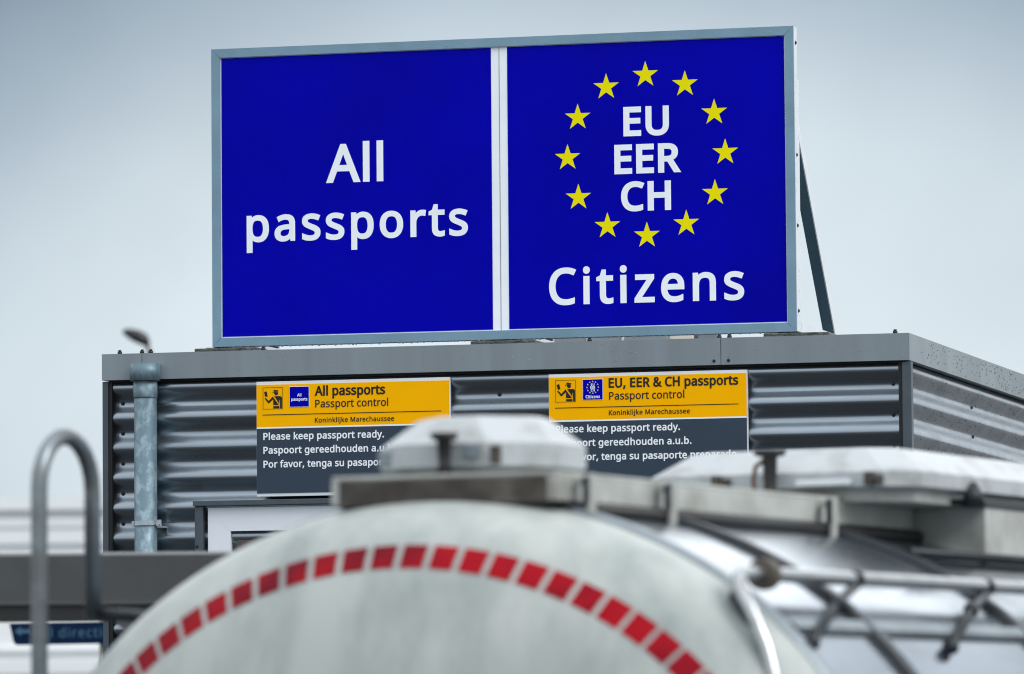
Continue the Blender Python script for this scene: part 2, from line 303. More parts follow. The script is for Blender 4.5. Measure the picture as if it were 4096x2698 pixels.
# ------------------------------------------------------------------ lettering: own outlines, 1000 units per em
GLYPHS = json.loads(r'''{"&":[731,[[304,724,338,722,369,716,396,707,420,692,440,675,456,653,468,629,475,601,477,571,475,540,467,512,454,487,436,464,407,435,373,409,334,384,527,198,543,219,557,243,569,269,580,297,589,326,597,356,685,356,674,315,661,275,645,238,628,203,607,171,583,142,729,0,611,0,523,83,503,66,480,49,456,35,432,22,405,11,378,2,347,-5,314,-9,278,-10,234,-7,194,0,158,12,134,25,114,40,96,58,81,79,69,102,60,127,55,155,54,186,55,218,61,248,71,274,85,298,104,320,125,340,150,359,177,378,207,396,166,446,153,464,143,483,133,502,126,523,121,545,120,568,122,599,130,628,142,653,159,674,180,692,206,707,235,716,267,722],[260,340,237,326,216,312,198,298,183,283,170,267,159,250,151,232,146,212,145,189,147,163,154,140,166,119,182,101,202,86,225,76,251,70,280,69,322,71,358,77,391,88,420,104,445,120,467,138],[300,653,275,650,252,643,232,631,220,618,212,604,207,588,206,569,208,546,214,524,224,503,239,482,258,459,280,436,316,458,344,479,364,500,378,522,387,545,390,571,387,593,379,613,366,629,348,643,326,650]]],",":[268,[[192,105,169,29,138,-52,106,-128,41,-128,61,-47,79,39,91,116,184,116]]],".":[268,[[72,54,74,76,80,93,90,106,103,114,117,119,133,121,150,119,164,114,177,106,187,93,194,76,196,54,194,32,187,15,177,2,164,-7,150,-12,133,-14,117,-12,103,-7,90,2,80,15,74,32]]],"A":[638,[[545,0,459,221,176,221,91,0,0,0,279,716,360,716,638,0],[351,517,341,546,328,589,318,623,308,583,297,546,287,517,206,300,431,300]]],"C":[632,[[402,644,366,642,332,636,300,626,271,610,245,591,222,568,202,542,186,511,173,477,164,440,158,400,156,356,157,314,162,274,171,238,183,204,199,174,218,146,240,123,265,103,294,89,327,78,362,71,401,69,433,69,462,72,491,77,518,83,546,89,573,97,573,19,546,10,518,2,490,-2,460,-7,426,-9,389,-10,337,-7,289,1,246,15,207,35,173,60,143,89,118,124,97,163,82,206,70,253,63,303,61,358,64,410,71,459,83,506,101,549,123,587,150,622,172,645,198,665,226,682,257,697,290,709,326,717,364,722,404,724,440,723,475,719,510,713,542,704,573,694,601,682,564,606,491,633,463,639,434,643]]],"E":[556,[[496,0,97,0,97,714,496,714,496,634,187,634,187,411,477,411,477,334,187,334,187,79,496,79]]],"H":[740,[[643,0,552,0,552,333,187,333,187,0,97,0,97,714,187,714,187,411,552,411,552,714,643,714]]],"K":[618,[[618,0,512,0,260,340,187,277,187,0,97,0,97,714,187,714,187,361,248,430,310,497,502,714,608,714,325,402]]],"M":[906,[[411,0,177,626,173,626,177,574,179,507,179,432,179,0,97,0,97,714,229,714,450,128,454,128,678,714,810,714,810,0,720,0,720,439,721,508,724,573,728,624,724,624,486,0]]],"P":[604,[[285,714,351,710,407,700,453,682,490,658,518,628,537,592,549,551,553,503,552,475,547,446,540,419,528,393,512,369,492,346,467,327,438,310,404,297,364,286,319,280,269,278,187,278,187,0,97,0,97,714],[278,637,187,637,187,355,259,355,302,357,339,361,371,369,399,381,421,396,439,416,451,439,459,467,461,500,458,532,450,560,436,583,416,603,391,618,360,628,322,635]]],"R":[622,[[294,714,350,712,398,704,440,692,467,679,490,663,510,644,526,623,538,599,547,573,552,543,553,511,551,475,544,443,532,416,517,392,500,372,480,355,457,341,435,330,411,320,607,0,502,0,329,295,187,295,187,0,97,0,97,714],[289,635,187,635,187,371,294,371,334,373,369,380,398,390,421,405,438,425,451,448,458,476,461,507,459,536,453,561,442,582,428,599,409,613,386,623,358,630,326,634]]],"U":[730,[[639,252,637,216,632,182,622,149,609,118,592,90,572,65,547,43,518,25,485,9,448,-1,407,-8,361,-10,299,-6,245,8,198,31,159,62,129,102,107,147,94,197,90,254,90,714,179,714,179,250,182,210,191,174,206,143,227,116,252,95,284,80,322,71,366,69,407,71,442,79,472,91,497,109,517,131,532,157,542,186,549,217,551,252,551,714,639,714]]],"a":[561,[[288,545,333,542,373,534,406,521,432,502,453,477,468,446,477,409,480,365,480,0,416,0,399,76,395,76,379,57,364,41,348,27,331,16,312,6,292,-1,269,-6,243,-9,214,-10,184,-8,155,-2,128,7,104,21,84,38,69,60,56,86,49,115,46,148,50,186,62,219,81,248,108,273,144,292,189,306,242,315,303,320,394,323,394,355,392,386,386,412,377,432,365,447,349,459,330,467,308,472,283,474,255,472,228,468,203,461,178,452,154,443,132,432,105,498,130,510,157,521,188,531,220,538,253,543],[314,259,268,256,229,249,198,239,176,227,159,211,147,193,139,172,137,148,139,127,144,109,152,94,164,82,185,71,208,64,234,61,267,63,297,70,324,82,348,98,367,120,381,146,390,178,393,214,393,262]]],"b":[614,[[173,574,172,511,168,465,173,465,190,486,211,505,236,522,265,535,299,542,339,545,386,540,429,527,466,505,500,475,526,436,545,389,556,333,559,268,558,224,553,184,544,147,532,113,517,84,499,59,478,38,455,21,429,7,401,-2,371,-8,339,-10,299,-7,265,0,236,12,211,29,190,48,173,69,166,69,148,0,85,0,85,759,173,759],[324,472,288,470,258,462,234,450,219,438,205,423,195,405,187,384,179,352,175,314,173,270,175,220,181,180,191,145,206,116,225,93,251,77,285,67,325,64,359,67,389,77,414,93,434,116,449,145,460,180,466,222,469,269,466,316,460,357,449,392,434,421,413,443,388,459,358,469]]],"c":[480,[[300,-10,266,-8,233,-3,202,6,173,19,147,36,124,56,103,80,86,108,73,141,63,178,57,220,55,265,57,312,63,354,74,392,88,426,106,455,127,480,150,500,177,517,207,529,238,538,271,544,305,546,332,545,359,542,385,537,409,531,429,524,446,517,420,444,364,461,343,465,323,468,304,469,270,466,240,459,214,446,194,428,176,405,163,378,154,345,148,308,146,265,148,225,154,189,163,157,176,130,193,107,214,88,239,76,267,69,299,66,327,67,353,70,376,75,398,81,418,89,437,97,437,19,419,10,400,3,379,-2,355,-7,329,-9]]],"d":[614,[[275,-10,227,-6,185,8,147,29,115,60,88,99,70,146,59,202,55,267,59,332,70,388,89,436,116,475,148,506,186,528,228,541,275,546,302,545,327,541,349,535,368,527,386,518,402,507,417,494,430,481,441,466,447,466,444,505,441,546,441,759,530,759,530,0,459,0,446,72,441,72,430,57,417,43,402,30,386,19,368,10,348,1,326,-5,302,-9],[289,64,328,66,361,75,388,89,409,110,423,136,434,168,440,206,442,249,442,265,440,313,434,354,424,389,410,419,390,442,363,459,329,469,288,472,255,469,226,458,202,441,182,416,166,386,155,350,148,310,146,265,148,220,155,179,166,145,182,116,202,93,226,77,255,67]]],"e":[563,[[292,546,325,544,356,538,384,529,410,516,434,499,454,480,471,457,486,431,501,393,509,351,512,304,512,250,146,250,149,208,159,171,173,139,192,112,216,92,245,77,279,68,317,65,349,66,380,69,407,75,434,82,461,91,488,102,488,25,461,14,435,5,407,-1,379,-6,348,-9,313,-10,276,-8,241,-2,208,7,178,21,151,38,127,59,105,84,87,113,73,146,63,182,57,221,55,264,57,306,62,346,72,382,85,415,101,444,120,470,142,493,167,512,195,527,225,537,257,544],[290,474,261,471,235,463,211,451,192,434,175,411,162,385,153,355,148,320,421,320,420,350,415,377,406,401,396,422,382,439,364,454,343,465,319,471]]],"f":[344,[[331,467,197,467,197,0,108,0,108,467,15,467,15,508,108,538,108,569,111,613,118,650,130,682,141,702,155,719,171,733,189,744,217,755,248,762,283,764,304,763,323,762,341,759,386,746,364,678,326,688,284,693,263,691,245,685,230,676,218,663,206,640,199,609,197,571,197,536,331,536]]],"g":[614,[[275,546,309,544,341,537,370,526,397,510,421,490,442,465,447,465,460,536,530,536,530,-9,528,-45,523,-79,515,-109,503,-136,489,-160,471,-182,449,-200,425,-214,396,-226,364,-233,329,-238,290,-239,253,-238,217,-236,183,-232,152,-225,123,-216,97,-206,97,-125,124,-137,153,-147,186,-156,220,-162,257,-166,295,-167,327,-164,356,-157,382,-144,404,-126,421,-104,433,-79,440,-49,442,-16,442,5,444,40,446,71,441,71,421,46,398,26,373,10,344,-1,311,-8,275,-10,227,-5,183,8,145,31,113,64,88,104,70,151,59,205,55,267,59,328,70,382,88,429,113,470,145,503,183,527,226,541],[287,472,258,469,233,461,211,447,191,429,175,406,162,378,153,345,147,308,146,265,148,219,155,178,166,144,182,115,203,92,227,75,256,66,289,62,315,64,338,67,359,72,377,81,393,92,406,106,418,122,428,141,435,163,440,188,443,215,444,245,444,267,442,312,437,352,427,385,414,412,397,434,376,451,351,463,321,470]]],"h":[618,[[173,537,172,497,168,461,174,461,187,479,201,494,217,507,235,518,254,527,275,535,297,540,318,544,340,545,381,542,417,536,449,525,469,513,487,498,502,481,515,461,527,429,535,392,537,349,537,0,450,0,450,343,448,373,443,400,434,422,421,440,404,454,384,464,359,470,330,472,293,469,261,461,236,449,215,432,199,410,187,384,179,352,175,317,173,277,173,0,85,0,85,759,173,759]]],"i":[258,[[173,536,173,0,85,0,85,536],[130,736,143,735,154,730,166,723,174,712,179,698,181,680,179,663,174,649,166,638,154,631,143,626,130,624,116,626,104,631,93,638,85,649,80,663,79,680,80,698,85,712,93,723,104,730,116,735]]],"j":[258,[[22,-239,-22,-237,-55,-228,-55,-157,-24,-164,11,-167,31,-165,49,-159,64,-150,73,-139,80,-124,84,-106,85,-83,85,536,173,536,173,-80,171,-112,166,-140,157,-166,144,-188,128,-206,108,-221,84,-231,55,-237],[79,680,80,698,85,712,93,723,104,730,116,735,130,736,143,735,154,730,166,723,174,712,179,698,181,680,179,663,174,649,166,638,154,631,143,626,130,624,116,626,104,631,93,638,85,649,80,663]]],"k":[533,[[172,363,171,320,168,275,172,275,189,299,214,329,236,355,406,536,510,536,293,307,525,0,419,0,233,249,172,197,172,0,85,0,85,759,172,759]]],"l":[258,[[173,0,85,0,85,759,173,759]]],"n":[618,[[343,546,388,543,427,534,460,519,487,500,509,473,525,438,534,397,537,349,537,0,450,0,450,343,448,373,443,400,434,422,421,440,404,454,384,464,359,470,330,472,289,469,255,459,227,443,207,421,192,394,182,361,175,322,173,278,173,0,85,0,85,536,156,536,169,462,174,462,187,480,201,496,218,510,236,520,256,530,277,537,298,542,320,545]]],"o":[604,[[551,269,549,226,543,186,533,151,520,118,503,89,483,64,460,41,433,23,404,9,372,-2,338,-8,300,-10,266,-8,234,-2,203,9,174,23,148,41,125,64,105,89,88,118,74,151,63,186,57,226,55,269,57,312,62,351,72,387,85,419,101,448,121,473,144,495,171,513,200,527,232,538,267,544,304,546,339,544,372,538,403,527,432,513,459,495,482,473,502,448,520,419,533,387,543,351,549,312],[146,269,147,229,153,192,162,159,175,131,193,107,214,88,233,77,253,69,277,65,303,64,329,65,352,69,373,77,391,88,413,107,430,131,444,159,452,192,458,229,460,269,458,309,452,346,442,378,429,405,412,429,391,447,373,458,352,466,328,471,302,472,263,469,231,458,204,441,183,417,167,388,155,354,148,314]]],"p":[614,[[340,546,387,541,429,528,467,507,500,477,526,438,545,390,556,334,559,269,558,225,553,185,544,149,532,116,517,86,499,61,478,39,455,21,429,7,402,-2,371,-8,339,-10,312,-9,288,-5,265,1,245,9,228,19,212,30,197,42,184,54,173,69,167,69,171,25,173,-20,173,-239,85,-239,85,536,157,536,169,462,173,462,184,478,197,492,212,505,228,516,245,526,265,535,288,541,313,545],[324,472,290,470,261,463,237,451,217,435,201,415,189,390,181,360,175,325,173,285,173,269,175,227,179,189,187,157,195,135,205,117,219,101,234,87,253,77,274,69,298,65,325,64,349,65,370,70,389,78,406,90,425,110,441,134,454,163,462,196,467,231,469,270,466,314,460,353,449,387,434,416,413,441,388,458,358,469]]],"r":[412,[[335,546,368,545,397,540,386,459,358,464,329,466,308,464,289,460,270,452,252,443,235,431,219,416,206,399,195,380,186,360,179,337,174,312,173,285,173,0,85,0,85,536,157,536,167,437,171,437,183,457,196,475,212,492,229,507,247,520,267,531,288,539,311,544]]],"s":[478,[[434,148,432,123,427,100,419,80,407,61,388,39,364,22,334,7,300,-2,262,-8,219,-10,184,-9,152,-6,123,-1,97,6,74,14,52,24,52,103,75,94,101,84,130,75,160,67,191,63,222,61,263,64,295,71,319,82,332,94,341,108,347,123,349,140,348,153,344,165,338,176,328,187,315,197,298,208,217,244,184,257,154,270,128,284,105,298,86,314,71,331,60,352,53,376,51,404,55,436,65,464,82,488,106,508,136,525,170,536,209,543,252,546,284,545,314,541,343,536,371,529,397,520,422,510,393,440,370,448,346,457,321,464,297,469,271,472,245,474,212,471,185,466,163,456,151,447,142,436,136,423,135,409,136,395,141,382,148,371,159,361,173,351,192,341,214,331,241,319,273,307,305,294,334,281,360,268,382,253,400,237,415,219,425,199,432,175]]],"t":[360,[[264,62,305,66,339,74,339,6,328,2,315,-2,299,-5,282,-8,265,-10,249,-10,222,-8,196,-3,172,5,150,17,130,33,113,55,102,82,95,115,92,156,92,467,16,467,16,510,93,545,128,658,179,658,179,536,335,536,335,467,179,467,179,158,181,135,186,116,193,99,203,86,221,73,241,65]]],"u":[618,[[532,536,532,0,461,0,447,71,431,54,417,38,400,25,381,14,361,5,340,-1,319,-6,297,-9,274,-10,234,-8,198,-1,167,10,146,22,128,36,113,53,101,74,88,105,81,142,79,184,79,536,168,536,168,191,170,161,175,135,184,113,197,95,213,81,234,71,258,65,287,64,324,66,355,74,381,86,402,103,418,125,430,151,438,182,443,218,445,257,445,536]]],"v":[507,[[203,0,0,536,93,536,208,219,224,171,240,120,250,79,254,79,267,120,283,172,300,219,414,536,507,536,304,0]]],"y":[510,[[1,536,95,536,211,231,229,179,244,131,255,85,260,85,279,151,305,232,415,536,510,536,279,-74,266,-106,251,-135,234,-162,216,-185,195,-204,172,-219,146,-231,117,-237,83,-239,42,-237,11,-232,11,-162,37,-166,70,-168,90,-167,108,-163,123,-157,138,-148,150,-137,162,-123,172,-109,181,-92,189,-74,217,-2]]],"z":[470,[[431,0,39,0,39,59,326,467,56,467,56,536,424,536,424,470,140,69,431,69]]]}''')


from mathutils.geometry import delaunay_2d_cdt
_tri = {}


def glyph_tris(ch, weight, xs):
    """filled triangles of one glyph, outline pushed out by `weight` units"""
    key = (ch, weight, xs)
    if key in _tri: return _tri[key]
    loops = []
    for flat in GLYPHS[ch][1]:
        c = [Vector((flat[i] * xs, flat[i + 1])) for i in range(0, len(flat), 2)]
        n = len(c); q = []
        for i in range(n):
            a, b, d = c[i - 1], c[i], c[(i + 1) % n]
            e1, e2 = (b - a).normalized(), (d - b).normalized()
            n1, n2 = Vector((-e1.y, e1.x)), Vector((-e2.y, e2.x))      # outlines run clockwise: ink on the right
            mm = n1 + n2
            k = 2.0 / max(mm.length_squared, .55) if mm.length_squared > 1e-6 else 0
            q.append(b + mm * (weight * k))
        loops.append(q)
    vs, es = [], []
    for q in loops:
        o = len(vs); vs += q
        es += [(o + i, o + (i + 1) % len(q)) for i in range(len(q))]
    r = delaunay_2d_cdt(vs, es, [], 0, 1e-4)
    V, F = r[0], r[2]

    def wind(p):
        wn = 0
        for q in loops:
            for i in range(len(q)):
                a, b = q[i - 1], q[i]
                if (a.y <= p.y) != (b.y <= p.y):
                    t = (p.y - a.y) / (b.y - a.y)
                    if a.x + t * (b.x - a.x) > p.x: wn += 1 if b.y > a.y else -1
        return wn
    keep = []
    for f in F:
        c = sum((V[i] for i in f), Vector((0, 0))) / len(f)
        if wind(c) < 0: keep.append(tuple(f))
    _tri[key] = (V, keep)
    return _tri[key]


def lettering(body, x0, x1, z, size, weight, xs, y, material, parent, label=None, name='lettering', thick=.0008, split=False):
    """one line of text in the x-z plane facing -y; size metres per em, weight = outline offset in units, xs = glyph x scale;
    letter spacing is whatever makes the line run from x0 to x1"""
    k = size / 1000.0

    def ext(ch):
        v = [a for s in GLYPHS[ch][1] for a in s[0::2]]
        return min(v), max(v)
    adv = [(260 if c == ' ' else GLYPHS[c][0]) for c in body]
    lsb = ext(body[0])[0]; rsb = GLYPHS[body[-1]][0] - ext(body[-1])[1]
    nat = (sum(adv) - lsb - rsb) * xs + 2 * weight
    track = ((x1 - x0) / k - nat) / max(1, len(body) - 1)
    if SHOW_TRACK: print('TRACK', body, round(track))
    pen = weight - lsb * xs
    bm = bmesh.new(); res = None
    for c, a in zip(body, adv):
        if c != ' ':
            V, F = glyph_tris(c, weight, xs)
            used = {}
            for f in F:
                for i in f:
                    if i not in used: used[i] = bm.verts.new((x0 + (pen + V[i].x) * k, y, z + V[i].y * k))
            fs = []
            for f in F:
                try: fs.append(bm.faces.new([used[i] for i in f]))
                except ValueError: pass
            for f in fs:
                f.normal_update()
                if f.normal.y > 0: f.normal_flip()
            if thick:
                # give the cut film its edge
                be = [e for f in fs for e in f.edges if len(e.link_faces) == 1]
                r = bmesh.ops.extrude_edge_only(bm, edges=list(set(be)))
                for v in [g_ for g_ in r['geom'] if isinstance(g_, bmesh.types.BMVert)]: v.co.y += thick
        pen += a * xs + track
        if split and c != ' ':
            me = bpy.data.meshes.new('letter'); bm.to_mesh(me); bm.free(); bm = bmesh.new()
            res = link('letter', me, parent, material)
            res['label'] = 'white letter ' + c + ' of ' + body
    if not split:
        me = bpy.data.meshes.new(name); bm.to_mesh(me)
        res = link(name, me, parent, material)
        if label: res['label'] = label
    bm.free()
    return res


SHOW_TRACK = False


def star_pts(cx, cz, r):
    pts = []
    for i in range(10):
        rr = r if i % 2 == 0 else r * .382
        a = math.pi / 2 + i * math.pi / 5
        pts.append((cx + rr * math.cos(a), cz + rr * math.sin(a)))
    return pts

# ------------------------------------------------------------------ setting
MB().box(-600, 600, -200, 1200, -.3, 0).build('ground', M['asphalt'])['kind'] = 'structure'
BX, BY, BZ = 1.4339, 20.5, 3.5693          # booth: front right roof corner
YAW = -R(14.65)


def bloc(x, y, z=0.0):
    return (BX + x * math.cos(YAW) - y * math.sin(YAW), BY + x * math.sin(YAW) + y * math.cos(YAW), z)


pv = MB().box(-4.2, 1.2, -.7, 6.0, 0.004, .14, bev=.02).build('pavement', M['paving'])
pv['kind'] = 'structure'; pv.location = bloc(0, 0); pv.rotation_euler = (0, 0, YAW)

# ------------------------------------------------------------------ border booth (local: x along the front, y into depth, z from the roof edge)
booth = thing('border_booth', 'dark grey corrugated metal booth with flat roof edge, below the large blue sign', 'booth', bloc(0, 0), YAW)
Z = BZ
BW, BD = 3.072, 4.2


def cladding_profile(z0, z1, pitch=.1128, dep=.031, n=16, ph=.184):
    """(depth, z) of horizontal corrugation, valley at z = -ph"""
    out = []
    cnt = int((z1 - z0) / pitch * n)
    for i in range(cnt + 1):
        z = z1 + (z0 - z1) * i / cnt
        c = math.cos(2 * math.pi * (z + ph) / pitch)
        out.append((dep / 2 * (1 + c), z))
    return out


prof = cladding_profile(-3.30, -.102)
g = MB(); g.loft([[(x, .022 + d, Z + z) for d, z in prof] for x in (-BW + .035, -.045)], closed=False, smooth=True)
wall_f = g.build('corrugated_wall', M['cladding'], booth)
g = MB(); g.loft([[(-.018 - d, y, Z + z) for d, z in prof] for y in (.045, BD - .04)], closed=False, smooth=True)
wall_s = g.build('corrugated_wall', M['cladding'], booth)
g = MB(); g.loft([[(-BW + .018 + d, y, Z + z) for d, z in prof] for y in (.045, BD - .04)], closed=False, smooth=True)
wall_w = g.build('corrugated_wall', M['cladding'], booth)
g = MB(); g.loft([[(x, BD - .022 - d, Z + z) for d, z in prof] for x in (-BW + .035, -.045)], closed=False, smooth=True)
wall_b = g.build('corrugated_wall', M['cladding'], booth)
MB().box(-BW + .075, -.075, .08, BD - .08, .14, Z - .03).build('core', M['dark'], booth)
MB().box(-BW + .05, -.05, .05, BD - .05, .12, .30).build('plinth', M['slab'], booth)


# corner posts: little open angle profiles
def post(x0, x1, y0, y1):
    return MB().box(x0, x1, y0, y1, .15, Z - .1025, bev=.003)


post(-.030, .004, .012, .05).build('corner_post', M['trim'], booth)
post(-BW - .003, -BW + .020, .012, .05).build('corner_post', M['trim'], booth)
post(-.030, .004, BD - .05, BD - .012).build('corner_post', M['trim'], booth)
post(-BW - .003, -BW + .020, BD - .05, BD - .012).build('corner_post', M['trim'], booth)


MB().box(-BW + .0205, -BW + .0345, .016, .060, .15, Z - .104).build('closure_strip', M['dark'], booth)
MB().box(-.0435, -.0305, .016, .060, .15, Z - .104).build('closure_strip', M['dark'], booth)


# screws in the valleys
def screw(parent, x, y, z, ax=(0, -1, 0), r=.0062):
    a = Vector(ax); p = Vector((x, y, z))
    g = MB(); g.tube([p, p + a * .0015], r * 1.3, n=12); g.tube([p + a * .0015, p + a * .005], [r * .9, r * .6], n=8)
    return g.build('screw', M['band'], parent)


for k in range(8):
    zv = Z - .1838 - .1128 * k
    screw(wall_f, -3.007, .0525, zv)
    if k != 0: screw(wall_f, -.070, .0525, zv + .0045)
    else: screw(wall_f, -.070, .0525, zv + .0045)
for k in range(3):
    screw(wall_s, -.0488, 1.55 + .02 * k, Z - .1838 - .1128 * k, ax=(1, 0, 0), r=.008)
screw(wall_f, -1.545, .0525, Z - .1838)

# roof edge: folded steel in three lengths on the front, one each on the other sides
FH = .0985
def edge(pts): return MB().prism(pts, Z - FH, Z, axis='z').build('fascia', M['fascia'], booth)


edge([(-BW, 0), (-2.9152, 0), (-2.9152, .155), (-BW + .155, .155)])
edge([(-2.9128, 0), (-.6975, 0), (-.6975, .155), (-2.9128, .155)])
edge([(-.6951, 0), (0, 0), (-.155, .155), (-.6951, .155)])
edge([(.0004, .0004), (.0004, BD), (-.1546, BD - .155), (-.1546, .1554)])
edge([(-BW, .0004), (-BW, BD), (-BW + .1546, BD - .155), (-BW + .1546, .1554)])
edge([(-BW, BD + .0004), (0, BD + .0004), (-.155, BD - .1546), (-BW + .155, BD - .1546)])
MB().box(-BW + .156, -.156, .156, BD - .156, Z - .06, Z - .002).build('roof', M['roofing'], booth)
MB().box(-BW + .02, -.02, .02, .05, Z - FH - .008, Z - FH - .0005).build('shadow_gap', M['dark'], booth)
for x in (-3.011, -2.923, -2.889, -2.448, -1.196, -.708, -.670, -.056):
    g = MB(); g.tube([(x, .03, Z), (x, .03, Z + .010)], .0095, n=6); g.tube([(x, .03, Z + .010), (x, .03, Z + .016)], .006, n=8)
    g.build('bolt', M['band'], booth)
for x, z in ((-.722, -.084), (-.668, -.083)):
    screw(booth, x, -.0005, Z + z, r=.0045)

# downpipe
px = -2.8924
dp = MB().tube([(px, -.026, .45), (px, -.026, Z - .165)], .0425, n=32).build('downpipe', M['galv'], booth)
MB().tube([(px, -.026, Z - .172), (px, -.026, Z - .166), (px, -.026, Z - .100)], [.0432, .0452, .0452], n=32).build('sleeve', M['galv'], dp)
g = MB(); g.tube([(px, -.028, Z - .106), (px, -.028, Z - .042)], .0562, n=32)
g.build('collar', M['galv'], dp)
g = MB(); zc = Z - .6385
ring = [(px + .0455 * math.cos(a), -.026 + .0455 * math.sin(a)) for a in [2 * math.pi * i / 32 for i in range(32)]]
g.prism(ring, zc - .0085, zc + .0085, axis='z')
g.box(px + .043, px + .064, -.036, -.030, zc - .0115, zc + .0125, bev=.001)
g.box(px - .052, px - .044, -.036, -.028, zc - .0105, zc + .0095, bev=.001)
g.tube([(px + .053, -.030, zc - .004), (px + .053, -.045, zc - .004)], .0042, n=8)
g.box(px + .045, px + .060, -.028, .05, zc - .016, zc - .010)
g.build('pipe_clip', M['steel'], dp)

# window with sheet-metal surround
wx0, wx1 = -2.7133, -1.55
wz1 = Z - .5575
wd = MB()
wd.box(wx0, wx1, -.012, .05, wz1 - .0195, wz1, bev=.002)
wd.box(wx0 + .004, wx0 + .036, -.002, .05, wz1 - 1.2, wz1 - .020, bev=.002)
wd.box(wx1 - .036, wx1 - .004, -.002, .05, wz1 - 1.2, wz1 - .020, bev=.002)
wd.box(wx0, wx1, -.012, .05, wz1 - 1.22, wz1 - 1.20, bev=.002)
win = wd.build('window', M['trim'], booth)
fx0, fx1, fz1, fz0 = wx0 + .0515, wx1 - .0515, wz1 - .026, wz1 - 1.19
fr = MB()
fw_ = .088
fr.prism([(fx0, fz1), (fx1, fz1), (fx1 - fw_, fz1 - fw_), (fx0 + fw_, fz1 - fw_)], .012, .05)
fr.prism([(fx0, fz0), (fx1, fz0), (fx1 - fw_, fz0 + fw_), (fx0 + fw_, fz0 + fw_)], .012, .05)
fr.prism([(fx0, fz0), (fx0, fz1), (fx0 + fw_, fz1 - fw_), (fx0 + fw_, fz0 + fw_)], .0125, .05)
fr.prism([(fx1, fz0), (fx1, fz1), (fx1 - fw_, fz1 - fw_), (fx1 - fw_, fz0 + fw_)], .0125, .05)
fr.build('frame', M['upvc'], win)
MB().box(fx0 + fw_ - .004, fx1 - fw_ + .004, .034, .040, fz0 + fw_ - .004, fz1 - fw_ + .004).build('pane', M['glass'], win)
MB().box(fx0 + fw_ + .02, fx0 + fw_ + .22, .026, .032, fz0 + fw_ + .02, fz1 - fw_ - .012).build('blind', M['blind'], win)
screw(win, wx0 + .013, -.002, wz1 - .17, r=.0045)

# ------------------------------------------------------------------ large roof sign
sign = thing('roof_sign', 'large blue two-panel passport sign with ring of yellow stars, standing on the booth roof', 'sign', bloc(-1.617, .4, Z), YAW)
OX, OY = -1.617, .4                          # local origin of the sign in booth coordinates


def S(x): return x - OX


def Y(y): return y - OY


SX0, SX1, SZ0, SZ1 = S(-2.7498), S(-.486), .0413, 1.179
FY0, FY1 = Y(.352), Y(.405)
FW = .0345
bars = [([(SX0, SZ1), (SX1, SZ1), (SX1 - FW, SZ1 - FW), (SX0 + FW, SZ1 - FW)]),
        ([(SX0, SZ0), (SX1, SZ0), (SX1 - FW, SZ0 + FW), (SX0 + FW, SZ0 + FW)]),
        ([(SX0, SZ0), (SX0, SZ1), (SX0 + FW, SZ1 - FW), (SX0 + FW, SZ0 + FW)]),
        ([(SX1, SZ0), (SX1, SZ1), (SX1 - FW, SZ1 - FW), (SX1 - FW, SZ0 + FW)])]
for b in bars:
    # mitred bars, drawn apart by half a millimetre so that the joints read
    cx = sum(p for p, q in b) / 4; cz = sum(q for p, q in b) / 4
    bb = [(p + (.0005 if p < cx else -.0005), q + (.0005 if q < cz else -.0005)) for p, q in b]
    MB().prism(bb, FY0, FY1).build('frame_bar', M['frame'], sign)
ends = MB().box(SX1 - .0005, SX1 + .0015, FY0 + .002, FY1, SZ0 + .002, SZ1 - .002)
ends.build('lit_side', M['alu'], sign)  # end face coloured bright for the light falling on that side
MB().box(SX0 + .02, SX1 - .02, FY1 - .012, FY1 - .002, SZ0 + .02, SZ1 - .02).build('back_sheet', M['alu'], sign)
for z in (1.118, .700, .437, .120):
    screw(sign, SX1 + .0015, Y(.378), z, ax=(1, 0, 0), r=.006)
pz0, pz1 = .0797, 1.1428
white = MB().box(SX0 + FW - .001, SX1 - FW + .001, Y(.3605), Y(.366), SZ0 + FW - .001, SZ1 - FW + .001)
white.build('backing_panel', M['letter'], sign)
for xa, xb, lab in ((-2.7112, -1.6492, 'blue panel reading All passports'), (-1.5862, -.5240, 'blue panel with yellow stars reading Citizens')):
    MB().box(S(xa), S(xb), Y(.3590), Y(.3600), pz0, pz1).build('panel', M['blue'], sign, lab)
g = MB(); g.box(S(-1.6189), S(-1.6165), Y(.3598), Y(.3604), SZ0 + FW, SZ1 - FW); g.build('panel_joint', M['strip'], sign)
LY = Y(.3583)
lettering('All', S(-2.2960), S(-2.0726), .657, .1425 / .714 * .965, 23, 1.0, LY, M['letter'], sign, split=True)
lettering('passports', S(-2.6132), S(-1.7435), .4415, .172, 24, .98, LY, M['letter'], sign, split=True)
lettering('EU', S(-1.1392), S(-.9647), .7945, .1400, 37, 1.03, LY, M['letter'], sign, split=True)
lettering('EER', S(-1.1752), S(-.9238), .6535, .1400, 37, 1.03, LY, M['letter'], sign, split=True)
lettering('CH', S(-1.1507), S(-.9597), .5135, .1400, 37, 1.03, LY, M['letter'], sign, split=True)
lettering('Citizens', S(-1.4308), S(-.6849), .1693, .182, 22, .97, LY, M['letter'], sign, split=True)
for i in range(12):
    a = R(30 * i)
    MB().prism(star_pts(S(-1.0530) + .3020 * math.sin(a), .7165 + .3010 * math.cos(a), .0515), LY, LY + .0007).build('star', M['yellow'], sign)
